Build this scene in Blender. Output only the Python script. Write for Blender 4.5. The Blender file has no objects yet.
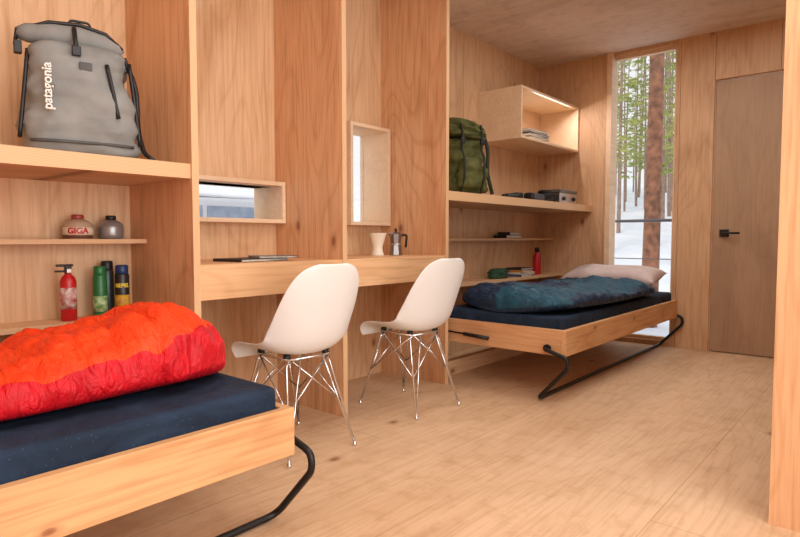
import bpy, bmesh, math, random
from mathutils import Vector, Matrix, noise
random.seed(7)
S=bpy.context.scene
COL=S.collection
try:
    S.view_settings.view_transform='Standard'
except Exception: pass

# ---------------------------------------------------------------- helpers
def lin(r,g,b):
    f=lambda c:(c/255/12.92) if c/255<=.04045 else ((c/255+.055)/1.055)**2.4
    return (f(r),f(g),f(b),1)
class NT:
    def __init__(s,name):
        s.m=bpy.data.materials.new(name); s.m.use_nodes=True
        s.t=s.m.node_tree; s.n=s.t.nodes; s.b=s.n['Principled BSDF']
    def add(s,ty,**k):
        n=s.n.new(ty)
        for a,v in k.items(): setattr(n,a,v)
        return n
    def link(s,a,b): s.t.links.new(a,b)
    def ramp(s,fac,stops):
        r=s.add('ShaderNodeValToRGB'); e=r.color_ramp.elements
        while len(e)<len(stops): e.new(.5)
        for i,(p,c) in enumerate(stops): e[i].position=p; e[i].color=c
        s.link(fac,r.inputs[0]); return r.outputs[0]
    def mix(s,a,b,f,mode='MIX'):
        m=s.add('ShaderNodeMixRGB',blend_type=mode)
        for i,v in ((0,f),(1,a),(2,b)):
            if hasattr(v,'is_linked') : s.link(v,m.inputs[i])
            else: m.inputs[i].default_value=v
        return m.outputs[0]
    def bump(s,h,strength=.2,dist=.01):
        b=s.add('ShaderNodeBump'); b.inputs['Strength'].default_value=strength; b.inputs['Distance'].default_value=dist
        s.link(h,b.inputs['Height']); s.link(b.outputs[0],s.b.inputs['Normal'])
W=(1,1,1,1); K=(0,0,0,1)
def ply(name,c1,c2,grain=2,rough=.55,knots=True,seams=None,contrast=1,kd=.30,ks=(1.9,3.2)):
    t=NT(name); tc=t.add('ShaderNodeTexCoord'); oi=t.add('ShaderNodeObjectInfo')
    mul=t.add('ShaderNodeMath',operation='MULTIPLY'); mul.inputs[1].default_value=37.0
    t.link(oi.outputs['Random'],mul.inputs[0])
    add=t.add('ShaderNodeVectorMath',operation='ADD'); t.link(tc.outputs['Object'],add.inputs[0]); t.link(mul.outputs[0],add.inputs[1])
    def mapped(al,ac):
        m=t.add('ShaderNodeMapping'); sc=[ac]*3; sc[grain]=al
        m.inputs['Scale'].default_value=sc; t.link(add.outputs[0],m.inputs[0]); return m.outputs[0]
    n1=t.add('ShaderNodeTexNoise'); n1.inputs['Scale'].default_value=1; n1.inputs['Detail'].default_value=4; n1.inputs['Distortion'].default_value=.8
    t.link(mapped(1.0,3.2),n1.inputs['Vector'])
    base=t.ramp(n1.outputs[0],[(.25,c2),(.5,c1),(.75,tuple(min(1,x*1.08) for x in c1[:3])+(1,))])
    n0=t.add('ShaderNodeTexNoise'); n0.inputs['Scale'].default_value=1; n0.inputs['Detail'].default_value=1
    t.link(mapped(.6,2.6),n0.inputs['Vector'])
    m2=t.add('ShaderNodeMath',operation='MULTIPLY'); m2.inputs[1].default_value=95; t.link(n0.outputs[0],m2.inputs[0])
    sn=t.add('ShaderNodeMath',operation='SINE'); t.link(m2.outputs[0],sn.inputs[0])
    rg=t.ramp(sn.outputs[0],[(0,W),(.7,(.98,.97,.96,1)),(1,(.88,.82,.76,1))])
    col=t.mix(base,rg,.6*contrast,'MULTIPLY')
    n2=t.add('ShaderNodeTexNoise'); n2.inputs['Scale'].default_value=1; n2.inputs['Detail'].default_value=4
    t.link(mapped(3,75),n2.inputs['Vector'])
    fg=t.ramp(n2.outputs[0],[(.32,(.76,.69,.62,1)),(.55,W)])
    col=t.mix(col,fg,.6*contrast,'MULTIPLY')
    if knots:
        sp=t.add('ShaderNodeSeparateXYZ'); t.link(add.outputs[0],sp.inputs[0])
        cb=t.add('ShaderNodeCombineXYZ')
        def sc(o,k):
            m=t.add('ShaderNodeMath',operation='MULTIPLY'); m.inputs[1].default_value=k; t.link(o,m.inputs[0]); return m.outputs[0]
        if seams: a_,b_=sp.outputs[0],sp.outputs[1]
        elif grain==0: a_,b_=sp.outputs[0],sp.outputs[2]
        elif grain==1: a_,b_=sp.outputs[1],sp.outputs[2]
        else:
            ad=t.add('ShaderNodeMath',operation='ADD'); t.link(sp.outputs[0],ad.inputs[0]); t.link(sp.outputs[1],ad.inputs[1]); a_,b_=sp.outputs[2],ad.outputs[0]
        t.link(sc(a_,ks[0]),cb.inputs[0]); t.link(sc(b_,ks[1]),cb.inputs[1])
        v=t.add('ShaderNodeTexVoronoi',voronoi_dimensions='2D'); v.inputs['Scale'].default_value=1
        t.link(cb.outputs[0],v.inputs['Vector'])
        kf=t.ramp(v.outputs['Distance'],[(.0,(.85,.85,.85,1)),(.035,(.7,.7,.7,1)),(.06,(.25,.25,.25,1)),(.12,K)])
        sel=t.add('ShaderNodeSeparateColor'); t.link(v.outputs['Color'],sel.inputs[0])
        lt=t.add('ShaderNodeMath',operation='LESS_THAN'); lt.inputs[1].default_value=kd; t.link(sel.outputs[0],lt.inputs[0])
        mm=t.add('ShaderNodeMath',operation='MULTIPLY'); t.link(kf,mm.inputs[0]); t.link(lt.outputs[0],mm.inputs[1])
        col=t.mix(col,lin(128,66,34),mm.outputs[0])
    if seams:
        sx,sy=seams
        br=t.add('ShaderNodeTexBrick'); t.link(tc.outputs['Object'],br.inputs['Vector'])
        br.inputs['Scale'].default_value=1; br.inputs['Mortar Size'].default_value=.0018
        br.inputs['Brick Width'].default_value=sx; br.inputs['Row Height'].default_value=sy
        br.inputs['Color1'].default_value=K; br.inputs['Color2'].default_value=(.25,.25,.25,1); br.inputs['Mortar'].default_value=W
        sf=t.ramp(br.outputs[0],[(.0,W),(.25,(.96,.95,.94,1)),(1,(.62,.52,.44,1))])
        col=t.mix(col,sf,.8,'MULTIPLY')
        n3=t.add('ShaderNodeTexNoise'); n3.inputs['Scale'].default_value=9; n3.inputs['Detail'].default_value=8; n3.inputs['Roughness'].default_value=.7
        t.link(tc.outputs['Object'],n3.inputs['Vector'])
        col=t.mix(col,t.ramp(n3.outputs[0],[(.36,(.88,.83,.77,1)),(.5,W),(.66,W),(.72,(1.06,1.05,1.04,1))]),.85,'MULTIPLY')
    t.link(col,t.b.inputs['Base Color'])
    t.b.inputs['Roughness'].default_value=rough
    t.b.inputs['Specular IOR Level'].default_value=.35
    t.bump(n2.outputs[0],.06,.003)
    return t.m
def edge_mat(name,axis=0):
    t=NT(name); tc=t.add('ShaderNodeTexCoord'); w=t.add('ShaderNodeTexWave'); w.bands_direction='XYZ'[axis]
    w.inputs['Scale'].default_value=60; w.inputs['Distortion'].default_value=.6; t.link(tc.outputs['Object'],w.inputs['Vector'])
    c=t.ramp(w.outputs[0],[(.1,lin(206,160,114)),(.6,lin(224,184,140))]); t.link(c,t.b.inputs['Base Color'])
    t.b.inputs['Roughness'].default_value=.55; return t.m
def mat(name,c,rough=.5,metal=0,c2=None,scale=20,bump=0,spec=None,wr=None):
    t=NT(name)
    if c2 is None and not bump: t.b.inputs['Base Color'].default_value=c
    else:
        tc=t.add('ShaderNodeTexCoord'); n=t.add('ShaderNodeTexNoise'); n.inputs['Scale'].default_value=scale; n.inputs['Detail'].default_value=5
        t.link(tc.outputs['Object'],n.inputs['Vector'])
        t.link(t.ramp(n.outputs[0],[(.35,c),(.65,c2 or c)]),t.b.inputs['Base Color'])
        if wr:
            # crumpled-cloth creases
            mp=t.add('ShaderNodeMapping'); mp.inputs['Scale'].default_value=wr; t.link(tc.outputs['Object'],mp.inputs[0])
            n2=t.add('ShaderNodeTexNoise'); n2.inputs['Scale'].default_value=1; n2.inputs['Detail'].default_value=3; n2.inputs['Distortion'].default_value=1.2
            t.link(mp.outputs[0],n2.inputs['Vector'])
            t.bump(n2.outputs[0],bump,.02)
        elif bump: t.bump(n.outputs[0],bump,.01)
    t.b.inputs['Roughness'].default_value=rough; t.b.inputs['Metallic'].default_value=metal
    if spec is not None: t.b.inputs['Specular IOR Level'].default_value=spec
    return t.m

def setmats(o,mats):
    for m in (mats if isinstance(mats,(list,tuple)) else [mats]): o.data.materials.append(m)
def newobj(name,bm,mats,loc=(0,0,0),rot=(0,0,0),parent=None,smooth=False,bevel=0,bseg=2):
    me=bpy.data.meshes.new(name); bmesh.ops.recalc_face_normals(bm,faces=bm.faces[:]); bm.to_mesh(me); bm.free()
    o=bpy.data.objects.new(name,me); COL.objects.link(o); setmats(o,mats)
    o.location=loc; o.rotation_euler=rot
    if parent: o.parent=parent
    if smooth:
        for p in me.polygons: p.use_smooth=True
    if bevel:
        b=o.modifiers.new('b','BEVEL'); b.width=bevel; b.segments=bseg; b.limit_method='ANGLE'; b.angle_limit=math.radians(50)
    return o
def addbox(bm,x0,x1,y0,y1,z0,z1,mi=0,front=None):
    vs=[bm.verts.new((x,y,z)) for x in (x0,x1) for y in (y0,y1) for z in (z0,z1)]
    idx=[(0,1,3,2),(4,6,7,5),(0,4,5,1),(2,3,7,6),(0,2,6,4),(1,5,7,3)]
    for k,f in enumerate(idx):
        fc=bm.faces.new([vs[i] for i in f]); fc.material_index=mi
        if front is not None and k==2: fc.material_index=front
def boxes(name,bl,mats,loc=(0,0,0),rot=(0,0,0),parent=None,bevel=0,front=None):
    bm=bmesh.new()
    for b in bl: addbox(bm,*b[:6],mi=(b[6] if len(b)>6 else 0),front=front)
    return newobj(name,bm,mats,loc,rot,parent,bevel=bevel)
def wbox(name,x0,x1,y0,y1,z0,z1,mats,bevel=0,front=None):
    cx,cy=(x0+x1)/2,(y0+y1)/2
    return boxes(name,[(x0-cx,x1-cx,y0-cy,y1-cy,0,z1-z0)],mats,(cx,cy,z0),bevel=bevel,front=front)
def addtube(bm,pts,r,seg=8,mi=0,closed=False,flat=1):
    pts=[Vector(p) for p in pts]; n=len(pts); rings=[]
    rs=r if isinstance(r,(list,tuple)) else [r]*n
    prev=None
    for i,p in enumerate(pts):
        if closed: d=(pts[(i+1)%n]-pts[i-1]).normalized()
        else: d=(pts[min(i+1,n-1)]-pts[max(i-1,0)]).normalized()
        if prev is None:
            up=Vector((0,0,1)) if abs(d.z)<.9 else Vector((1,0,0)); u=d.cross(up).normalized()
        else: u=(prev-d*prev.dot(d)).normalized()
        v=d.cross(u); prev=u
        rings.append([bm.verts.new(p+(u*math.cos(a)+v*math.sin(a)*flat)*rs[i]) for a in [2*math.pi*k/seg for k in range(seg)]])
    for i in range(n if closed else n-1):
        A=rings[i];B=rings[(i+1)%n]
        for k in range(seg):
            f=bm.faces.new((A[k],A[(k+1)%seg],B[(k+1)%seg],B[k])); f.material_index=mi; f.smooth=True
    if not closed:
        for R in (rings[0],rings[-1]):
            f=bm.faces.new(R); f.material_index=mi
def rnd(pts,rad,n=6):
    out=[Vector(pts[0])]
    for i in range(1,len(pts)-1):
        a,b,c=Vector(pts[i-1]),Vector(pts[i]),Vector(pts[i+1])
        d1=(a-b); d2=(c-b); r=min(rad,d1.length*.48,d2.length*.48)
        p=b+d1.normalized()*r; q=b+d2.normalized()*r
        for k in range(n+1):
            t=k/n; out.append(p*(1-t)**2+b*2*t*(1-t)+q*t*t)
    out.append(Vector(pts[-1])); return out
def tube(name,pts,r,mats,loc=(0,0,0),rot=(0,0,0),parent=None,seg=8,closed=False):
    bm=bmesh.new(); addtube(bm,pts,r,seg,closed=closed)
    return newobj(name,bm,mats,loc,rot,parent)
def addlathe(bm,prof,seg=24,mi=0,cx=0,cy=0,smooth=True,phase=0):
    rings=[]
    for r,z in prof:
        rings.append([bm.verts.new((cx+r*math.cos(phase+2*math.pi*k/seg),cy+r*math.sin(phase+2*math.pi*k/seg),z)) for k in range(seg)])
    for i in range(len(rings)-1):
        for k in range(seg):
            f=bm.faces.new((rings[i][k],rings[i][(k+1)%seg],rings[i+1][(k+1)%seg],rings[i+1][k])); f.material_index=mi; f.smooth=smooth
    for R in (rings[0],rings[-1]):
        f=bm.faces.new(R); f.material_index=mi
def lathe(name,prof,mats,loc=(0,0,0),rot=(0,0,0),parent=None,seg=24,smooth=True,phase=0,bevel=0):
    bm=bmesh.new(); addlathe(bm,prof,seg,smooth=smooth,phase=phase)
    return newobj(name,bm,mats,loc,rot,parent,bevel=bevel)
def empty(name,loc,rot=(0,0,0)):
    e=bpy.data.objects.new(name,None); COL.objects.link(e); e.location=loc; e.rotation_euler=rot; e.empty_display_size=.1
    return e
def thing(o,label,cat,group=None):
    o['label']=label; o['category']=cat
    if group: o['group']=group
    return o
def struct(o,label,cat): o['kind']='structure'; return thing(o,label,cat)
def text(name,s,size,mats,loc,rot,parent,wrap=None,extr=.0008,bold=0):
    c=bpy.data.curves.new(name,'FONT'); c.body=s; c.size=size; c.align_x='CENTER'; c.align_y='CENTER'; c.extrude=extr; c.offset=bold
    o=bpy.data.objects.new(name,c); COL.objects.link(o); bpy.context.view_layer.update()
    me=bpy.data.meshes.new_from_object(o.evaluated_get(bpy.context.evaluated_depsgraph_get()))
    bpy.data.objects.remove(o)
    if wrap:
        for v in me.vertices:
            x,y,z=v.co; a=x/wrap; R=wrap+z
            v.co=(R*math.sin(a),y,R*math.cos(a)-wrap)
    o=bpy.data.objects.new(name,me); COL.objects.link(o)
    me.materials.clear(); setmats(o,mats); o.location=loc; o.rotation_euler=rot; o.parent=parent
    return o

# ---------------------------------------------------------------- materials
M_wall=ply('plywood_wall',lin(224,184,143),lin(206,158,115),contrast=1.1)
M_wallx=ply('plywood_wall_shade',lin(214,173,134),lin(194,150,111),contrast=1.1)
M_part=ply('plywood_partition',lin(222,173,130),lin(202,144,100),contrast=1.3,kd=.4)
M_shelf=ply('plywood_shelf',lin(228,188,146),lin(212,165,120),grain=0)
M_desk=ply('plywood_desk',lin(228,182,136),lin(214,162,114),grain=0,knots=False)
M_bedx=ply('plywood_bed_rail',lin(220,170,120),lin(202,144,96),grain=0,kd=.45,ks=(3.0,6.0),contrast=1.3)
M_bedy=ply('plywood_bed_end',lin(216,166,120),lin(200,144,100),grain=1)
M_floor=ply('plywood_floor',lin(219,184,148),lin(205,166,128),grain=0,rough=.5,seams=(2.44,1.22),contrast=.8,kd=.12)
M_ceil=ply('plywood_ceiling',lin(228,210,194),lin(212,193,176),grain=1,rough=.7,seams=(1.22,2.44),contrast=.7,knots=False)
M_door=ply('plywood_door',lin(180,147,117),lin(164,131,103),knots=False,contrast=.6)
M_box=ply('plywood_box',lin(232,202,168),lin(220,184,148),grain=0,knots=False,contrast=.5)
M_edge=edge_mat('plywood_edge',0); M_edgez=edge_mat('plywood_edge_flat',2)
M_black=mat('black_steel',lin(28,27,28),.4,.3)
M_blackp=mat('black_plastic',lin(22,22,24),.45)
M_chrome=mat('chrome_wire',(.75,.75,.76,1),.18,1)
M_white=mat('white_shell',lin(232,230,226),.42)
M_red=mat('red_nylon',lin(204,12,28),.55,c2=lin(182,8,24),scale=10,bump=.8,spec=.35,wr=(34,11,16))
M_orange=mat('orange_nylon',lin(240,72,20),.55,c2=lin(228,56,14),scale=10,bump=.8,spec=.35,wr=(34,11,16))
M_gray=mat('gray_ripstop',lin(146,146,142),.65,c2=lin(128,128,125),scale=8,bump=.5,spec=.25)
M_gray2=mat('dark_gray_panel',lin(84,84,82),.6,c2=lin(70,70,69),scale=14,bump=.2)
M_olive=mat('olive_canvas',lin(98,98,54),.75,c2=lin(70,74,40),scale=16,bump=.6,spec=.2)
M_olive2=mat('dark_olive_webbing',lin(48,52,34),.8,c2=lin(38,40,28),scale=30,bump=.2)
M_navy=mat('navy_nylon',lin(28,50,76),.55,c2=lin(20,38,60),scale=14,bump=.9,spec=.35,wr=(24,10,14))
M_teal=mat('teal_nylon',lin(26,80,100),.55,c2=lin(20,62,82),scale=14,bump=.9,spec=.35,wr=(24,10,14))
M_pillow=mat('pillow_cotton',lin(214,196,190),.8,c2=lin(202,182,176),scale=10,bump=.3)
M_cream=mat('cream_ceramic',lin(238,226,206),.35)
M_alu=mat('brushed_aluminium',(.55,.54,.53,1),.3,1)
M_paper=mat('paper_pages',lin(228,220,205),.8,c2=lin(205,196,180),scale=60)
M_snow=mat('snow',lin(238,241,247),.8,c2=lin(222,228,240),scale=.8,bump=.3)
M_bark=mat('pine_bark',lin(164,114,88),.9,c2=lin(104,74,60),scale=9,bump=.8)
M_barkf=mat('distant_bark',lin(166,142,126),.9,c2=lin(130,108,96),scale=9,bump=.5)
M_needle=mat('pine_needles',lin(184,186,112),.8,c2=lin(134,150,80),scale=1.5)
t=NT('navy_mattress'); tc=t.add('ShaderNodeTexCoord'); v=t.add('ShaderNodeTexVoronoi'); v.inputs['Scale'].default_value=75
t.link(tc.outputs['Object'],v.inputs['Vector'])
n=t.add('ShaderNodeTexNoise'); n.inputs['Scale'].default_value=5; n.inputs['Distortion'].default_value=1.5; t.link(tc.outputs['Object'],n.inputs['Vector'])
b0=t.ramp(n.outputs[0],[(.3,lin(22,35,52)),(.7,lin(32,49,70))])
t.link(t.mix(lin(74,90,112),b0,t.ramp(v.outputs['Distance'],[(.06,K),(.13,W)])),t.b.inputs['Base Color']); t.b.inputs['Roughness'].default_value=.8
t.b.inputs['Specular IOR Level'].default_value=.25
t.bump(n.outputs[0],.6,.03); M_matt=t.m
t=NT('window_glass'); t.n.remove(t.b); o=t.n['Material Output']; tr=t.add('ShaderNodeBsdfTransparent'); gl=t.add('ShaderNodeBsdfGlossy'); gl.inputs['Roughness'].default_value=.02
mx=t.add('ShaderNodeMixShader'); mx.inputs[0].default_value=.05; t.link(tr.outputs[0],mx.inputs[1]); t.link(gl.outputs[0],mx.inputs[2]); t.link(mx.outputs[0],o.inputs[0]); M_glass=t.m

# ---------------------------------------------------------------- room
XE=5.35; YB=2.76; H=2.62; XL=-1.4; YF=-1.6; PY=2.2
struct(wbox('floor',XL-.1,XE+.15,YF-.1,YB+.15,-.1,0,M_floor),'sealed plywood sheet floor with faint seams','floor')
struct(wbox('ceiling',XL-.1,XE+.15,YF-.1,YB+.15,H,H+.1,M_ceil),'plywood sheet ceiling with panel seams','ceiling')
y0,y1,y2=YB,YB+.018,YB+.15
bl=[]
def hole_wall(ya,yb,xs0,xs1,bl):
    bl+= [(xs0,1.32,ya,yb,0,H),(1.32,2.09,ya,yb,0,1.05),(1.32,2.09,ya,yb,1.24,H),(2.09,2.64,ya,yb,0,H),
          (2.64,2.99,ya,yb,0,1.05),(2.64,2.99,ya,yb,1.665,H)]
hole_wall(y0,y2,XL,0,bl)
bl+=[(2.99,XE,y1,y2,0,H),(2.99,4.02,y0,y1,0,H),(4.024,5.0,y0,y1,0,H),(5.004,XE,y0,y1,0,H)]
struct(boxes('wall_back',bl,M_wall),'plywood back wall with two small framed windows','wall')
e0,e1,e2=XE,XE+.018,XE+.12
bl=[(e0,e2,2.04,YB+.15,0,H),(e0,e2,1.49,2.04,0,.04),(e0,e2,1.49,2.04,H-.03,H),
    (e1,e2,1.185,1.49,0,H),(e1,e2,.28,1.185,2.225,H),(e1,e2,YF,.28,0,H),(e1+.05,e2,.28,1.185,0,.05),
    (e0,e1,1.195,1.455,0,H),(e0,e1,1.458,1.49,0,H),(e0,e1,.74,1.191,2.235,H),(e0,e1,.27,.736,2.235,H),(e0,e1,YF,.266,0,H)]
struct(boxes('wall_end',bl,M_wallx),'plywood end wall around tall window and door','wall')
struct(wbox('wall_left',XL-.1,XL,YF,YB,0,H,M_wall),'plain plywood side wall','wall')
bl=[(XL,-1.0,YF-.1,YF,0,H),(2.0,XE,YF-.1,YF,0,H),(-1.0,2.0,YF-.1,YF,0,.3),(-1.0,2.0,YF-.1,YF,2.4,H)]
struct(boxes('wall_front',bl,M_wall),'plywood wall with wide window opening','wall')
struct(wbox('wall_entry',2.23,2.29,YF,.30,0,H,M_part),'plywood partition wall beside the entry','wall')
def win(name,bl,glass,label):
    o=boxes(name,bl,[M_box,M_edge],bevel=.001); struct(o,label,'window')
    g=boxes('glass',[glass],M_glass,parent=o); return o
def casing(x0,x1,z0,z1,ya,yb,t):
    return [(x0,x1,ya,yb,z0,z0+t),(x0,x1,ya,yb,z1-t,z1),(x0,x0+t,ya,yb,z0+t,z1-t),(x1-t,x1,ya,yb,z0+t,z1-t)]
win('window_1',casing(1.305,2.105,1.03,1.262,2.66,2.93,.022),(1.327,2.083,2.895,2.90,1.052,1.24),'narrow horizontal window with deep pale plywood box frame')
win('window_2',casing(2.625,3.005,1.03,1.685,2.66,2.93,.022),(2.647,2.983,2.895,2.90,1.052,1.663),'narrow vertical window with deep pale plywood box frame')
o=boxes('window_3',[(e0-.035,e0+.11,2.03,2.075,0,H-.002),(e0+.04,e0+.09,1.492,1.512,.04,H-.03),(e0+.04,e0+.09,1.512,2.03,.04,.07),(e0+.04,e0+.09,1.512,2.03,H-.06,H-.03)],M_box)
struct(o,'tall floor-to-ceiling window with plywood jamb looking onto snowy forest','window')
boxes('glass',[(e0+.062,e0+.066,1.512,2.03,.07,H-.06)],M_glass,parent=o)
d=boxes('door_1',[(0,.04,-.895,0,.008,2.215)],M_door,(XE+.004,1.18,0),bevel=.002)
struct(d,'flush gray-brown plywood door','door')
hd=boxes('door_handle',[(-.012,0,-.035,.035,-.03,.03)],M_black,(0,-.085,.985),parent=d,bevel=.002); hd['label']='black square lever handle'
bm=bmesh.new(); addtube(bm,rnd([(-.012,0,0),(-.055,0,0),(-.055,-.12,0)],.015),.009,8)
newobj('lever',bm,M_black,parent=hd)

# ---------------------------------------------------------------- partitions & built-ins
def partition(x,lab):
    o=wbox('partition_panel',x,x+.03,PY,YB,0,H,[M_part,M_edge],front=1)
    thing(o,lab,'partition')
partition(1.265,'full-height plywood partition panel between bed bay and desk')
partition(2.11,'full-height plywood partition panel between two desks')
partition(3.015,'full-height plywood partition panel between desk and bed bay')
G='built-in plywood shelves'
def shelf(x0,x1,y0,z0,z1,lab): thing(wbox('wall_shelf',x0,x1,y0,YB-.0,z0,z1,[M_shelf,M_edgez],front=1,bevel=.0015),lab,'shelf',G)
shelf(XL,1.265,PY+.01,1.19,1.25,'thick plywood upper shelf holding gray backpack')
shelf(XL,1.265,2.60,.923,.943,'narrow thin plywood shelf holding two fuel canisters')
shelf(XL,1.265,2.58,.578,.60,'narrow plywood shelf holding spray cans')
shelf(3.045,XE,PY+.01,1.19,1.25,'thick plywood upper shelf holding green backpack')
shelf(3.045,XE,2.60,.923,.943,'narrow thin plywood shelf holding black book')
shelf(3.045,XE,2.50,.578,.60,'narrow plywood shelf holding books and red bottle')
def desk(x0,x1,lab):
    cx=(x0+x1)/2; hw=(x1-x0)/2
    o=boxes('desk',[(-hw,hw,.0,.02,0,.15),(-hw,hw,.02,YB-PY,.125,.15)],M_desk,(cx,PY+.002,.685),bevel=.002); thing(o,lab,'desk')
desk(1.295,2.11,'built-in plywood desk with deep apron below horizontal window')
desk(2.14,3.015,'built-in plywood desk with deep apron below vertical window')
for x0,x1 in ((XL,1.265),(3.045,XE)):
    thing(wbox('floor_plinth',x0,x1,2.32,2.37,0,.10,M_shelf),'low plywood plinth rail along the floor under the bed','plinth')
w=boxes('wall_cabinet',[(0,.02,0,.41,0,.42),(.02,1.08,0,.41,0,.02),(.02,1.08,0,.41,.40,.42),(.02,1.08,.39,.41,.02,.40),(1.085,1.105,0,.41,0,.42)],[M_box],(4.24,2.348,1.755),bevel=.001)
thing(w,'pale plywood open-front wall box with papers inside','cabinet')

# ---------------------------------------------------------------- beds
def bed(x0,x1,lab):
    L=x1-x0; e=empty('murphy_bed',(x0,1.42,0)); thing(e,lab,'bed')
    D=.93
    f=boxes('bed_frame',[(0,L,0,.03,.27,.42,0),(0,.03,.03,D,.27,.42,1),(L-.03,L,.03,D,.27,.42,1),(.03,L-.03,D-.03,D,.27,.42,0),(.03,L-.03,.03,D-.03,.30,.32,0)],[M_bedx,M_bedy],parent=e,bevel=.003)
    f['label']='knotty plywood box frame'
    r=.012
    xa=-.04; xb=L+.04
    pts=[(xa+.04,.11,.31),(xa,.11,.31),(xa,-.03,.27),(xa,-.035,.215),(xa,.15,.016),(xb,.15,.016),(xb,-.035,.215),(xb,-.03,.27),(xb,.11,.31),(xb-.04,.11,.31)]
    lg=tube('leg_bar',rnd(pts,.05),r,M_black,parent=e); lg['label']='black bent steel tube leg'
    for X in (-.006,L+.006):
        tube('leg_bracket',[(X-.012,.11,.31),(X+.012,.11,.31)],.022,M_black,parent=e,seg=14)
    for X in (-.022,L+.022):
        tube('gas_strut',[(X,.50,.325),(X,.68,.335),(X,.681,.335),(X,.90,.345)],[.012,.012,.006,.006],M_black,parent=e)
    m=boxes('mattress',[(-(L-.07)/2,(L-.07)/2,0,.84,0,.165)],M_matt,(x0+L/2,1.455,.322),bevel=.022)
    m.modifiers['b'].segments=4
    return e,m
_,m=bed(-1.04,1.15,'fold-down plywood bed frame under orange sleeping bag'); thing(m,'speckled navy blue mattress under orange sleeping bag','mattress')
_,m=bed(3.10,5.28,'fold-down plywood bed frame beside the tall window'); thing(m,'navy blue mattress under teal sleeping bag','mattress')

# ---------------------------------------------------------------- sleeping bags
def sst(a,b,x):
    t=max(0,min(1,(x-a)/(b-a))); return t*t*(3-2*t)
def sleeping(name,L,Wd,Hf,mats,loc,rot,seed,split,nb,puffa=.05,amp=1):
    bm=bmesh.new(); ns,na=360,120; rings=[]
    for i in range(ns+1):
        s=i/ns
        e=min(1,(1-abs(2*s-1)**12))**.5
        e=max(e,.02)
        R=[]
        for k in range(na):
            a=2*math.pi*k/na
            ca,sa=math.cos(a),math.sin(a)
            wob=noise.noise(Vector((ca*1.5+seed,sa*1.5,s*6)))*.35
            q=abs(math.sin(math.pi*(s*nb+wob)))**.55
            w=Wd(s)*.5*e*(1+.4*puffa*q); h=Hf(s)*(.25+.75*e)*(1+puffa*q)
            y=-w*math.copysign(abs(ca)**.85,ca)
            z=.42*h+(.58*h*abs(sa)**.8 if sa>0 else -.42*h*abs(sa)**.6)
            p=Vector((s*L,y,z))
            d=noise.fractal(Vector((p.x*4+seed,p.y*5,p.z*5)),.9,2,4)*.026*amp
            d2=(noise.noise(Vector((p.x*14+seed,p.y*7+math.sin(p.x*5),p.z*9)))*.008-abs(noise.noise(Vector((p.x*7-seed,p.y*14+p.x*6,p.z*8))))*.020)*amp
            if z>.03:
                g=min(1,(z-.03)/.06)
                p.z+=(d+d2)*g; p.y+=(d*.5+d2)*g; p.x+=d2*g
            p.z=max(0,p.z)
            R.append(bm.verts.new(p))
        rings.append(R)
    for i in range(ns):
        s=(i+.5)/ns
        for k in range(na):
            a=math.degrees(2*math.pi*(k+.5)/na)
            f=bm.faces.new((rings[i][k],rings[i][(k+1)%na],rings[i+1][(k+1)%na],rings[i+1][k])); f.smooth=True
            f.material_index=split(s,a)
    bm.faces.new(rings[0]); bm.faces.new(rings[-1])
    return newobj(name,bm,mats,loc,rot,smooth=True)
sb=sleeping('sleeping_bag',1.95,lambda s:.55,lambda s:.135+.10*sst(.66,.91,s)-.02*sst(.93,1,s),[M_orange,M_red],(-.83,1.90,.488),(0,0,-.02),3.1,
   lambda s,a:1 if (a<22+34*sst(.86,1,s) or a>270) else 0,20,.10)
thing(sb,'puffy orange and red sleeping bag spread on navy mattress','sleeping bag')
sb2=sleeping('sleeping_bag',1.76,lambda s:.76+.05*math.sin(s*5),lambda s:.145-.03*s+.015*math.sin(s*7+1),[M_navy,M_teal],(3.13,1.895,.488),(0,0,-.07),11.7,
   lambda s,a:1 if (28<a<75 and .1<s<.9) or (s>.55 and 75<a<120) or (s<.12 and a<90) else 0,13,.11,1.2)
thing(sb2,'rumpled dark blue and teal sleeping bag on navy mattress','sleeping bag')
# pillow
bm=bmesh.new(); nu,nv=36,26
def pil(u,v,sgn):
    fu=(1-abs(u)**4); fv=(1-abs(v)**4); h=.085*(max(0,fu*fv))**.5
    x=u*.175; y=v*.41
    x*=1-.08*(1-abs(v)**2)*abs(u); y*=1-.06*(1-abs(u)**2)*abs(v)
    z=.09+sgn*h+ (noise.noise(Vector((x*7,y*7,sgn)))*.016*fu*fv)
    return (x,y,z)
for sgn in (1,-1):
    g=[[bm.verts.new(pil(-1+2*i/nu,-1+2*j/nv,sgn)) for j in range(nv+1)] for i in range(nu+1)]
    for i in range(nu):
        for j in range(nv): bm.faces.new((g[i][j],g[i+1][j],g[i+1][j+1],g[i][j+1]))
bmesh.ops.remove_doubles(bm,verts=bm.verts[:],dist=.0008)
thing(newobj('pillow',bm,M_pillow,(5.08,1.90,.525),(0,-.20,0),smooth=True),'soft beige pillow at the head of the bed','pillow')

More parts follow.
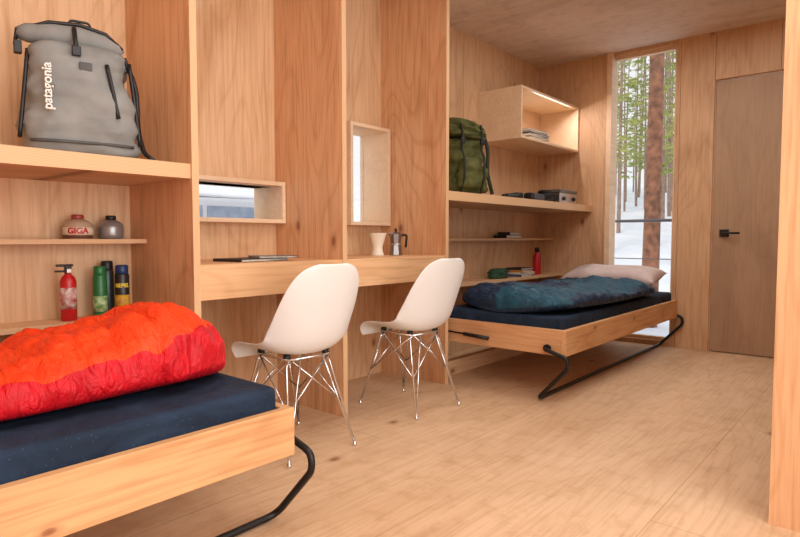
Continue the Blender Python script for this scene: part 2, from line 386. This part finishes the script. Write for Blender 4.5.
# ---------------------------------------------------------------- chair
def chair(loc,rz,lab):
    e=empty('dining_chair',loc,(0,0,rz)); thing(e,lab,'chair','white shell chairs at the desk')
    prof=[(.205,.395,.175),(.198,.425,.200),(.172,.447,.218),(.12,.452,.226),(.05,.446,.230),(-.02,.438,.231),(-.09,.436,.231),(-.145,.446,.230),(-.188,.474,.227),(-.214,.522,.224),
          (-.232,.58,.219),(-.249,.64,.213),(-.266,.70,.202),(-.280,.755,.186),(-.291,.80,.158),(-.297,.826,.120),(-.300,.840,.072)]
    up=[.0,.008,.022,.038,.050,.060,.070,.084,.096,.094,.080,.066,.052,.038,.026,.016,.008]
    bm=bmesh.new(); nt=20; rows=[]
    for i,(y,z,w) in enumerate(prof):
        a=Vector((0,prof[max(0,i-1)][0],prof[max(0,i-1)][1])); b=Vector((0,prof[min(len(prof)-1,i+1)][0],prof[min(len(prof)-1,i+1)][1]))
        tg=(b-a).normalized(); nrm=Vector((0,tg.z,-tg.y))
        if i<3: nrm=Vector((0,0,1))
        R=[]
        for j in range(nt+1):
            t=-1+2*j/nt
            p=Vector((w*math.copysign(abs(t)**.95,t),y,z))+nrm*up[i]*abs(t)**2.4
            R.append(bm.verts.new(p))
        rows.append(R)
    for i in range(len(rows)-1):
        for j in range(nt): bm.faces.new((rows[i][j],rows[i+1][j],rows[i+1][j+1],rows[i][j+1]))
    sh=newobj('seat_shell',bm,M_white,parent=e,smooth=True)
    s=sh.modifiers.new('s','SOLIDIFY'); s.thickness=.007; s.offset=0
    s=sh.modifiers.new('ss','SUBSURF'); s.levels=1; s.render_levels=2
    sh['label']='one-piece white moulded plastic seat and back'
    fx,fy=.18,.215; r=.0052
    for sx in (-1,1):
        for sy in (-1,1):
            bm=bmesh.new()
            addtube(bm,rnd([(sx*fx,sy*fy,.012),(sx*.115,sy*.11,.405),(sx*.03,sy*.11,.425)],.02),r,7)
            addtube(bm,[(sx*fx,sy*fy,.012),(sx*.06,sy*.135,.425)],r*.85,7)
            addlathe(bm,[(.009,0),(.011,.004),(.009,.016),(.004,.022)],12,cx=sx*fx,cy=sy*fy)
            newobj('leg',bm,M_chrome,parent=e)
            lathe('shock_mount',[(.016,.418),(.016,.445)],M_blackp,(sx*.105,sy*.10,0),parent=e,seg=12)
    bm=bmesh.new()
    for sx in (-1,1):
        for sy in (-1,1):
            addtube(bm,[(sx*.148,sy*.163,.205),(-sx*.10,sy*.125,.42)],r*.75,7)
            addtube(bm,[(sx*.148,sy*.163,.205),(sx*.105,-sy*.12,.42)],r*.75,7)
    addtube(bm,rnd([(-.12,-.13,.425),(.12,-.13,.425),(.12,.13,.425),(-.12,.13,.425),(-.12,-.128,.425)],.03),r,7)
    newobj('wire_brace',bm,M_chrome,parent=e)
    return e
chair((1.685,2.085,0),-.06,'white moulded shell chair on chrome wire legs by horizontal window desk')
chair((2.52,2.09,0),-.05,'white moulded shell chair on chrome wire legs by vertical window desk')

# ---------------------------------------------------------------- backpacks
def packbody(name,Hh,wf,df,mats,parent,seed,nz=34,na=48,n=3.2,amp=.012):
    bm=bmesh.new(); rings=[]
    for i in range(nz+1):
        s=i/nz; w=wf(s); d=df(s); R=[]
        for k in range(na):
            a=2*math.pi*k/na; c,sn=math.cos(a),math.sin(a)
            x=w*math.copysign(abs(c)**(2/n),c); y=d*math.copysign(abs(sn)**(2/n),sn)
            p=Vector((x,y,s*Hh)); q=noise.fractal(Vector((x*6+seed,y*6,s*5)),.9,2,4)*amp
            if 0<i<nz: p+=Vector((c,sn,0))*q
            R.append(bm.verts.new(p))
        rings.append(R)
    for i in range(nz):
        for k in range(na): bm.faces.new((rings[i][k],rings[i][(k+1)%na],rings[i+1][(k+1)%na],rings[i+1][k]))
    bm.faces.new(rings[0]); bm.faces.new(rings[-1])
    return newobj(name,bm,mats,parent=parent,smooth=True)
def rr(s,edge=.08):
    k=1
    if s<edge: k=math.sqrt(max(0,1-((edge-s)/edge)**2))*.25+.75
    if s>1-edge: k=math.sqrt(max(0,1-((s-1+edge)/edge)**2))*.5+.5
    return k
e=empty('backpack',(.93,2.43,1.25),(0,0,-.25)); thing(e,'gray roll-top dry backpack with black trim standing on shelf','backpack')
wf=lambda s:(.205-.045*s)*rr(s,.12); df=lambda s:(.125-.02*s+.015*math.sin(s*3))*rr(s,.12)
packbody('pack_body',.43,wf,df,M_gray,e,2.0,amp=.026)
bm=bmesh.new(); addtube(bm,[(-.20,-.02,.44),(-.17,-.025,.446),(-.08,-.03,.454),(0,-.03,.456),(.08,-.025,.448),(.13,-.02,.432),(.15,-.02,.42)],[.02,.033,.040,.043,.040,.032,.018],14)
newobj('roll_top',bm,M_gray,parent=e,smooth=True)
def strap(pts,r,mt,par,name='strap',seg=8): return tube(name,pts,r,mt,parent=par,seg=seg)
strap([(-.205,-.03,.395),(-.20,-.035,.447),(-.10,-.05,.491),(.0,-.055,.499),(.09,-.05,.483),(.15,-.035,.437)],.007,M_blackp,e)
strap(rnd([(-.03,-.02,.49),(-.03,-.02,.522),(.04,-.02,.522),(.04,-.02,.49)],.02),.005,M_blackp,e,'grab_loop')
strap([(-.02,-.074,.478),(-.02,-.12,.39)],.008,M_blackp,e)
for b in ((-.21,-.185,-.05,-.02,.365,.41),(.145,.165,-.05,-.02,.35,.39),(-.035,-.005,-.132,-.114,.365,.40)):
    boxes('buckle',[b],M_blackp,parent=e,bevel=.003)
zs=[.06+.04*i for i in range(9)]
for sx in (-1,1):
    tube('side_piping',[(sx*(wf(z/.43)*.99+.005),-df(z/.43)*.52,z) for z in zs],.008,M_blackp,parent=e,seg=6)
P=[]
for i in range(10):
    z=.15+.022*i; x=.115-.035*(i/9); P.append((x,-df(z/.43)*(1-.12*(x/wf(z/.43))**3)-.004,z))
tube('zipper',P,.0075,M_blackp,parent=e)
P=[]; z0=.05
for k in range(13):
    x=-.17+.34*k/12; P.append((x,-df(z0/.43)*(1-abs(x/.2)**3.2)**(1/3.2)-.004,z0))
tube('bottom_seam',P,.006,M_gray2,parent=e)
text('lettering','patagonia',.043,mat('white_print',lin(226,224,218),.6),(-.118,-.150,.235),(math.pi/2,-math.pi/2,0),e,extr=.014,bold=.0008)
strap(rnd([(.15,-.06,.40),(.20,-.03,.30),(.205,-.02,.12),(.215,-.08,.03),(.24,-.12,.004)],.05),.009,M_blackp,e,'shoulder_strap')
boxes('logo_patch',[(-.012,.03,-.128,-.121,.315,.345)],M_gray2,parent=e,bevel=.002)

e=empty('backpack',(3.57,2.47,1.25),(0,0,-.45)); thing(e,'olive green canvas hiking backpack standing on shelf','backpack')
packbody('pack_body',.42,lambda s:(.158-.012*s+.012*math.sin(s*9))*rr(s),lambda s:(.12-.01*s)*rr(s),M_olive,e,7.0,amp=.035)
l=packbody('lid',.13,lambda s:(.185-.03*s)*rr(s,.4),lambda s:(.14-.03*s)*rr(s,.4),M_olive,e,9.0,nz=18,amp=.035,n=2.6); l.location=(-.02,-.02,.415); l.rotation_euler=(0,.12,0)
l=packbody('front_pocket',.22,lambda s:(.105-.01*s)*rr(s,.2),lambda s:.045*rr(s,.2),M_olive,e,12.0,nz=16,amp=.02,n=2.6); l.location=(0,-.135,.05)
for sx in (-1,1):
    l=packbody('side_pocket',.20,lambda s:.035*rr(s,.2),lambda s:.08*rr(s,.2),M_olive,e,14.0+sx,nz=14,amp=.02,n=2.6); l.location=(sx*.165,0,.03)
for x in (-.08,.08):
    strap([(x,-.14,.50),(x,-.168,.43),(x,-.155,.32),(x,-.195,.26),(x,-.195,.12),(x,-.14,.02)],.009,M_olive2,e)
    boxes('buckle',[(x-.016,x+.016,-.178,-.155,.36,.40)],M_blackp,parent=e,bevel=.003)
strap(rnd([(.17,.0,.50),(.215,-.03,.36),(.20,-.04,.18),(.22,-.08,.02)],.06),.014,M_olive2,e,'shoulder_strap')
strap(rnd([(-.05,.05,.52),(-.05,.05,.56),(.05,.05,.56),(.05,.05,.52)],.02),.007,M_olive2,e,'grab_loop')

# ---------------------------------------------------------------- small items
M_redpaint=mat('red_paint',lin(190,26,28),.35)
def canister(x,y,z,c,r,lab,word=None,wc=None):
    o=lathe('fuel_canister',[(r*.8,0),(r*.93,.004),(r,.018),(r,.05),(r*.93,.066),(r*.7,.078),(r*.4,.084),(r*.36,.086)],c,(x,y,z))
    thing(o,lab,'gas canister','fuel canisters on the thin shelf')
    lathe('valve_cap',[(r*.42,.080),(r*.42,.100),(r*.36,.104)],M_blackp if word is None else mat('red_cap',lin(150,60,50),.4),parent=o)
    if word:
        lathe('base_band',[(r*.95,.004),(r+.001,.012),(r+.001,.017)],mat('brown_band',lin(110,70,50),.4),parent=o)
        bm=bmesh.new(); addlathe(bm,[(r+.001,.018),(r+.001,.050)],28); newobj('label_band',bm,mat('canister_label',lin(228,214,188),.5),parent=o)
        text('lettering',word,.034,wc,(-(r+.002)*math.sin(.35),-(r+.002)*math.cos(.35),.034),(math.pi/2,0,-.35),o,wrap=r,bold=.0014)
canister(1.0,2.67,.943,mat('canister_paint_cream',lin(186,160,132),.35),.058,'small cream gas canister with red lettering','GIGA',M_redpaint)
canister(1.14,2.675,.943,mat('canister_paint_gray',lin(150,148,146),.3,.5),.052,'small gray metal gas canister with dark cap')
e=empty('fire_extinguisher',(.948,2.65,.60)); thing(e,'small red fire extinguisher with black valve on shelf','fire extinguisher')
lathe('body',[(.026,0),(.031,.006),(.031,.165),(.026,.183),(.013,.195),(.013,.205)],M_redpaint,parent=e)
boxes('handle',[(-.012,.012,-.012,.012,.20,.235),(-.045,.02,-.008,.008,.228,.238),(-.05,.012,-.007,.007,.205,.213)],M_blackp,parent=e,bevel=.003)
lathe('label_band',[(.0316,.05),(.0316,.14)],mat('label_white',lin(224,214,204),.5,c2=lin(170,60,56),scale=38),parent=e)
boxes('pressure_gauge',[(-.01,.01,-.02,-.012,.20,.22)],M_alu,parent=e,bevel=.003)
def spray(x,y,cb,cc,r,h,lab,word=None,band=None):
    o=lathe('spray_can',[(r*.94,0),(r,.004),(r,h*.8),(r*.8,h*.85)],cb,(x,y,.60)); thing(o,lab,'spray can','spray cans on the bottom shelf')
    lathe('cap',[(r*.86,h*.83),(r*.9,h*.84),(r*.88,h*.98),(r*.7,h)],cc,parent=o)
    if band: lathe('label_band',[(r+.0006,h*.12),(r+.0006,h*.42)],band,parent=o)
    if word: text('lettering',word,.024,mat('yellow_print',lin(240,210,60),.5),(-(r+.001)*math.sin(.4),-(r+.001)*math.cos(.4),h*.6),(math.pi/2,0,-.4),o,wrap=r,bold=.0006)
M_green=mat('green_can_paint',lin(30,104,52),.35)
spray(1.080,2.660,M_green,M_green,.028,.225,'tall green spray can with white label',band=mat('pale_label',lin(200,214,170),.5,c2=lin(80,140,60),scale=40))
spray(1.130,2.705,mat('dark_can_paint',lin(38,52,46),.35),M_blackp,.028,.245,'dark spray can with black cap')
spray(1.165,2.635,mat('black_can_paint',lin(34,32,30),.35),mat('navy_cap',lin(24,50,96),.4),.030,.228,'black spray can with yellow label and blue cap','REPEL',mat('yellow_label',lin(214,170,50),.5,c2=lin(170,110,40),scale=30))
def book(x,y,z,w,d,h,rz,cm,lab,group=None,name='book'):
    o=empty(name,(x,y,z),(0,0,rz)); thing(o,lab,'book',group)
    boxes('cover',[(-w/2,w/2,-d/2,d/2,0,.0025),(-w/2,w/2,-d/2,d/2,h-.0025,h),(-w/2,-w/2+.003,-d/2,d/2,.0025,h-.0025)],cm,parent=o)
    boxes('pages',[(-w/2+.003,w/2-.004,-d/2+.004,d/2-.004,.0025,h-.0025)],M_paper,parent=o)
    return o
M_bk=mat('black_cover',lin(34,34,38),.5); M_bl=mat('blue_cover',lin(60,80,110),.5); M_or=mat('ochre_cover',lin(190,130,60),.5); M_wh=mat('pale_cover',lin(220,212,198),.5)
book(1.70,2.42,.835,.30,.20,.014,.12,M_bk,'black notebook lying on the desk')
book(1.80,2.38,.850,.20,.15,.010,-.25,mat('gray_photo_cover',lin(150,150,150),.4,c2=lin(60,60,64),scale=14),'small magazine with gray printed cover on black notebook')
G2='books stacked on the lower shelf'
z=.60
for i,(cm,h,lab) in enumerate(((M_bl,.022,'blue paperback at the bottom of stack'),(M_wh,.018,'pale paperback in the stack'),(M_or,.02,'ochre paperback in the stack'),(M_bk,.016,'black paperback on top of stack'))):
    book(4.72+.01*(i%2),2.62,z,.26-.015*i,.17,h,.06*(-1)**i,cm,lab,G2); z+=h
book(4.60,2.67,.943,.27,.13,.028,0,M_bk,'thick black book lying on thin shelf')
book(4.62,2.67,.971,.20,.12,.026,.05,M_bk,'smaller black book on top of thick black book')
z=1.775
M_gc=mat('gray_cover',lin(150,146,140),.5)
for i in range(6):
    h=.015; book(4.60+.02*(i%2),2.50,z,.34,.24,h,.05*(-1)**i,[M_wh,M_gc,M_wh,M_bl,M_gc,M_wh][i],'pale magazine in the stack inside wall box','magazines in the wall box','magazine'); z+=h
e=empty('pour_over_cup',(2.70,2.50,.835),(0,0,1.2)); thing(e,'cream ceramic pour-over coffee cup with handle on desk','cup')
lathe('cup_body',[(.040,0),(.042,.004),(.036,.02),(.030,.05),(.038,.08),(.056,.138),(.058,.142),(.054,.140),(.036,.085),(.01,.07)],M_cream,parent=e)
tube('cup_handle',rnd([(.048,0,.125),(.084,-.01,.12),(.076,-.01,.065),(.034,0,.065)],.02),.006,M_cream,parent=e)
e=empty('moka_pot',(2.84,2.47,.835),(0,0,-.4)); thing(e,'small aluminium stovetop coffee maker with black handle','coffee maker')
M_alud=mat('dull_aluminium',(.30,.29,.28,1),.35,1)
lathe('boiler',[(.043,0),(.045,.004),(.036,.062),(.036,.068)],M_alud,parent=e,seg=8,smooth=False)
lathe('collar',[(.038,.066),(.038,.076)],M_alu,parent=e,seg=24)
lathe('upper_pot',[(.034,.076),(.043,.135),(.044,.138)],M_alud,parent=e,seg=8,smooth=False)
bm=bmesh.new(); vs=[bm.verts.new(p) for p in ((-.036,-.014,.137),(-.036,.014,.137),(-.058,0,.140),(-.036,0,.10))]
for f in ((0,1,2),(0,2,3),(1,3,2),(0,3,1)): bm.faces.new([vs[i] for i in f])
newobj('spout',bm,M_alud,parent=e)
lathe('lid',[(.045,.138),(.034,.147),(.008,.153)],M_alud,parent=e,seg=8,smooth=False)
lathe('lid_knob',[(.006,.152),(.009,.162),(.007,.172)],M_blackp,parent=e,seg=12)
tube('pot_handle',rnd([(.04,0,.13),(.08,0,.132),(.072,0,.05)],.02),[.008]*9,M_blackp,parent=e)
e=empty('fuel_bottle',(5.02,2.60,.60)); thing(e,'red metal fuel bottle with black cap on lower shelf','bottle')
lathe('bottle_body',[(.036,0),(.039,.006),(.039,.155),(.033,.185),(.018,.205),(.017,.215)],M_redpaint,parent=e)
lathe('bottle_cap',[(.021,.212),(.021,.25),(.016,.256)],M_blackp,parent=e)
p=packbody('stuff_pouch',.085,lambda s:.13*rr(s,.4),lambda s:.06*rr(s,.4),mat('green_pouch_nylon',lin(40,84,56),.6,c2=lin(28,64,42),scale=12,bump=.4),None,21,nz=14,n=2.4,amp=.02)
p.location=(4.33,2.60,.60); thing(p,'small dark green zip pouch on lower shelf','pouch')
e=empty('binoculars',(4.16,2.38,1.25),(0,0,.9)); thing(e,'black binoculars lying on the upper shelf','binoculars')
for sx in (-1,1):
    tube('barrel',[(sx*.034,-.07,.03),(sx*.034,-.02,.03),(sx*.034,.0,.03),(sx*.034,.04,.03),(sx*.034,.07,.03)],[.028,.029,.024,.02,.02],M_blackp,parent=e,seg=16)
boxes('bridge',[(-.02,.02,-.02,.03,.022,.04)],M_blackp,parent=e,bevel=.004)
o=boxes('storage_case',[(-.13,.13,-.045,.045,0,.065)],M_blackp,(4.42,2.32,1.25),(0,0,.1),bevel=.018); thing(o,'low black zip case on upper shelf','case')
p=packbody('pouch',.11,lambda s:.10*rr(s,.4),lambda s:.06*rr(s,.4),mat('black_nylon',lin(30,30,34),.7,c2=lin(20,20,24),scale=12,bump=.4),None,33,nz=14,n=2.4,amp=.03)
p.location=(4.69,2.36,1.25); thing(p,'soft black nylon pouch beside the camp stove','pouch')
e=empty('camp_stove',(4.99,2.38,1.25)); thing(e,'compact folded silver camp stove with black knobs on upper shelf','stove')
boxes('stove_body',[(-.17,.17,-.10,.10,.008,.095)],M_alu,parent=e,bevel=.006)
boxes('stove_lid',[(-.175,.175,-.105,.105,.095,.125)],mat('stove_lid_gray',lin(110,104,98),.45,.4),parent=e,bevel=.006)
for x in (-.10,.10):
    lathe('stove_knob',[(.018,0),(.018,.014),(.013,.018)],M_blackp,(x,-.10,.045),(math.pi/2,0,0),e)
for x in (-.13,.13):
    boxes('stove_foot',[(x-.012,x+.012,-.09,.09,0,.009)],M_blackp,parent=e)

# ---------------------------------------------------------------- outdoors
def gz(x,y):
    d=math.hypot(x-2.5,y-1.5)
    return -.38+max(0,d-7)*.115+max(0,y-9)*.05*(1 if x<y else max(0,1-(x-y)/6))+.25*noise.noise(Vector((x*.15,y*.15,0)))*min(1,max(0,(d-6)/6))
bm=bmesh.new(); N=90; g=[]
for i in range(N+1):
    g.append([])
    for j in range(N+1):
        x=-25+100*i/N; y=-25+90*j/N; g[-1].append(bm.verts.new((x,y,gz(x,y))))
for i in range(N):
    for j in range(N): bm.faces.new((g[i][j],g[i+1][j],g[i+1][j+1],g[i][j+1]))
o=newobj('ground',bm,M_snow,smooth=True); struct(o,'snow-covered sloping forest ground','ground')
def trunkmesh(m):
    bm=bmesh.new(); addtube(bm,[(.12*math.sin(i*.5)*.3,.05*math.cos(i*.7),-.3+i*1.15) for i in range(13)],[.15-.0105*i for i in range(13)],12)
    me=bpy.data.meshes.new('trunk'); bm.to_mesh(me); bm.free(); me.materials.append(m); return me
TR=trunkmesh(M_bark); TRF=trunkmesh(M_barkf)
fol=[]
for vnt in range(3):
    bm=bmesh.new(); random.seed(20+vnt)
    for b in range(85):
        z=2.2+random.random()**.9*10; rmax=(14-z)/12*.95+.25; a=random.random()*6.283
        tip=Vector((math.cos(a),math.sin(a),random.uniform(-.35,.1)))*rmax*random.uniform(.5,1)
        for k in range(16):
            s=random.uniform(.2,1); p=Vector((0,0,z))+tip*s; q=.05+.08*random.random()
            ds=[Vector((random.uniform(-1,1),random.uniform(-1,1),random.uniform(-.5,.5)))*q*1.3 for _ in range(3)]
            bm.faces.new([bm.verts.new(p+d) for d in ds])
    me=bpy.data.meshes.new('foliage'); bm.to_mesh(me); bm.free(); me.materials.append(M_needle); fol.append(me)
random.seed(5)
placed=[]
def tree(x,y,s,th=1.0,f=True,tm=None):
    e=empty('pine_tree',(x,y,gz(x,y)-.05),(random.uniform(-.02,.02),random.uniform(-.02,.02),random.random()*6)); 
    thing(e,'tall pine tree standing in snow' if f else 'slender bare reddish-brown pine trunk standing in snow','tree','pine trees outside the windows')
    e.scale=(s,s,s); placed.append((x,y))
    t_=bpy.data.objects.new('trunk',tm or TRF); COL.objects.link(t_); t_.parent=e; t_.scale=(th,th,1)
    if f:
        l=bpy.data.objects.new('foliage',random.choice(fol)); COL.objects.link(l); l.parent=e
tree(9.0,2.84,1.0,.9,False,TR)
def free(x,y,d): return all(math.hypot(x-a,y-b)>d for a,b in placed)
tries=0; cnt=0
while cnt<56 and tries<6000:
    tries+=1
    X=random.uniform(15,60); r=random.uniform(.25,.42)
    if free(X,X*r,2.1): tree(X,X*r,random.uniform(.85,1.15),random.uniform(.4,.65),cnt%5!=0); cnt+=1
bm=bmesh.new()
for z_ in (1.13,.72): addtube(bm,[(6.5,1.2,z_),(6.5,4.2,z_)],.016 if z_>1 else .005,8)
for y_ in (1.2,2.7,4.2): addbox(bm,6.48,6.52,y_-.02,y_+.02,-.39,1.13)
thing(newobj('deck_railing',bm,mat('galvanised_steel',lin(120,126,134),.5,.4)),'thin gray steel deck railing outside window','railing')
car=empty('car',(5.75,8.8,gz(5.75,8.8))); thing(car,'silver car parked in the snow with frosted windows','car')
M_car=mat('silver_car_paint',lin(206,212,220),.35,.1); M_cg=mat('frosted_car_glass',lin(120,140,164),.25,c2=lin(150,168,188),scale=5)
def extr(name,poly,y0,y1,m,inset=0,bev=.03):
    bm=bmesh.new(); A=[bm.verts.new((x,y0,z)) for x,z in poly]; B=[bm.verts.new((x,y1,z)) for x,z in poly]
    bm.faces.new(A); bm.faces.new(B)
    for i in range(len(poly)): j=(i+1)%len(poly); bm.faces.new((A[i],A[j],B[j],B[i]))
    return newobj(name,bm,m,parent=car,bevel=bev)
extr('car_body',[(-2.2,.45),(-2.25,.8),(-2.15,1.12),(-1.3,1.2),(1.2,1.2),(2.1,1.08),(2.3,.85),(2.25,.42),(1.9,.34),(-1.9,.34)],-.88,.88,M_car,bev=.06)
extr('car_cabin',[(-2.05,1.18),(-1.85,1.72),(-1.6,1.82),(.2,1.84),(.5,1.76),(1.3,1.18)],-.78,.78,M_car,bev=.05)
for x0,x1,x2,x3 in ((-1.85,-.98,-1.7,-.98),(-.90,.0,-.90,.0),(.08,1.02,.08,.38)):
    for sy in (-1,1):
        bm=bmesh.new(); vs=[bm.verts.new(p) for p in ((x0,sy*.79,1.24),(x1,sy*.79,1.24),(x3,sy*.79,1.70),(x2,sy*.79,1.70))]; bm.faces.new(vs); newobj('side_window',bm,M_cg,parent=car)
for x in (-1.4,1.4):
    for y in (-.8,.8):
        lathe('wheel',[(.20,-.10),(.36,-.10),(.37,-.05),(.37,.05),(.36,.10),(.20,.10)],M_blackp,(x,y,.37),(math.pi/2,0,0),car)
bm=bmesh.new(); addbox(bm,-1.75,.35,-.70,.70,1.84,1.90); sc_=newobj('snow_cap',bm,M_snow,parent=car,bevel=.03)

# ---------------------------------------------------------------- light
w=bpy.data.worlds.new('World'); S.world=w; w.use_nodes=True; nt=w.node_tree; bg=nt.nodes['Background']
bg.inputs[0].default_value=(.95,.97,1,1); bg.inputs[1].default_value=1.05
l=bpy.data.lights.new('sun','SUN'); l.energy=1.6; l.angle=math.radians(12); l.color=(1,.94,.84)
o=bpy.data.objects.new('sun',l); COL.objects.link(o)
o.rotation_euler=Vector((1,.12,-.75)).to_track_quat('-Z','Y').to_euler()
def area(name,loc,rot,sx,sy,p,c=(1,1,1)):
    l=bpy.data.lights.new(name,'AREA'); l.shape='RECTANGLE'; l.size=sx; l.size_y=sy; l.energy=p; l.color=c
    o=bpy.data.objects.new(name,l); COL.objects.link(o); o.location=loc; o.rotation_euler=rot; return o
area('rear_window_fill',(.5,YF-.02,1.35),(math.radians(90),0,0),2.9,2.0,84,(.95,.98,1))  # unseen area light added in the rear opening to stand in for daylight
area('ceiling_fill',(.9,.6,H-.03),(0,0,0),2.2,1.6,32,(.98,.98,.96))  # added fill under the ceiling for even brightness, no fixture here
area('ceiling_fill',(3.7,1.0,H-.03),(0,0,0),1.6,1.2,28,(.98,.98,.96))  # second added overhead fill, evens out the far half of the room
area('cabinet_fill',(4.85,2.40,2.14),(math.radians(-30),0,0),.7,.03,5,(1,.95,.94))  # small light added inside the wall box to brighten its back
# ---------------------------------------------------------------- camera
c=bpy.data.cameras.new('cam'); co=bpy.data.objects.new('camera',c); COL.objects.link(co)
co.location=(0,0,.95); co.rotation_euler=(math.radians(90-3.05),0,math.radians(-49.4)); c.lens=26.235; c.sensor_width=36; c.clip_start=.02
S.camera=co
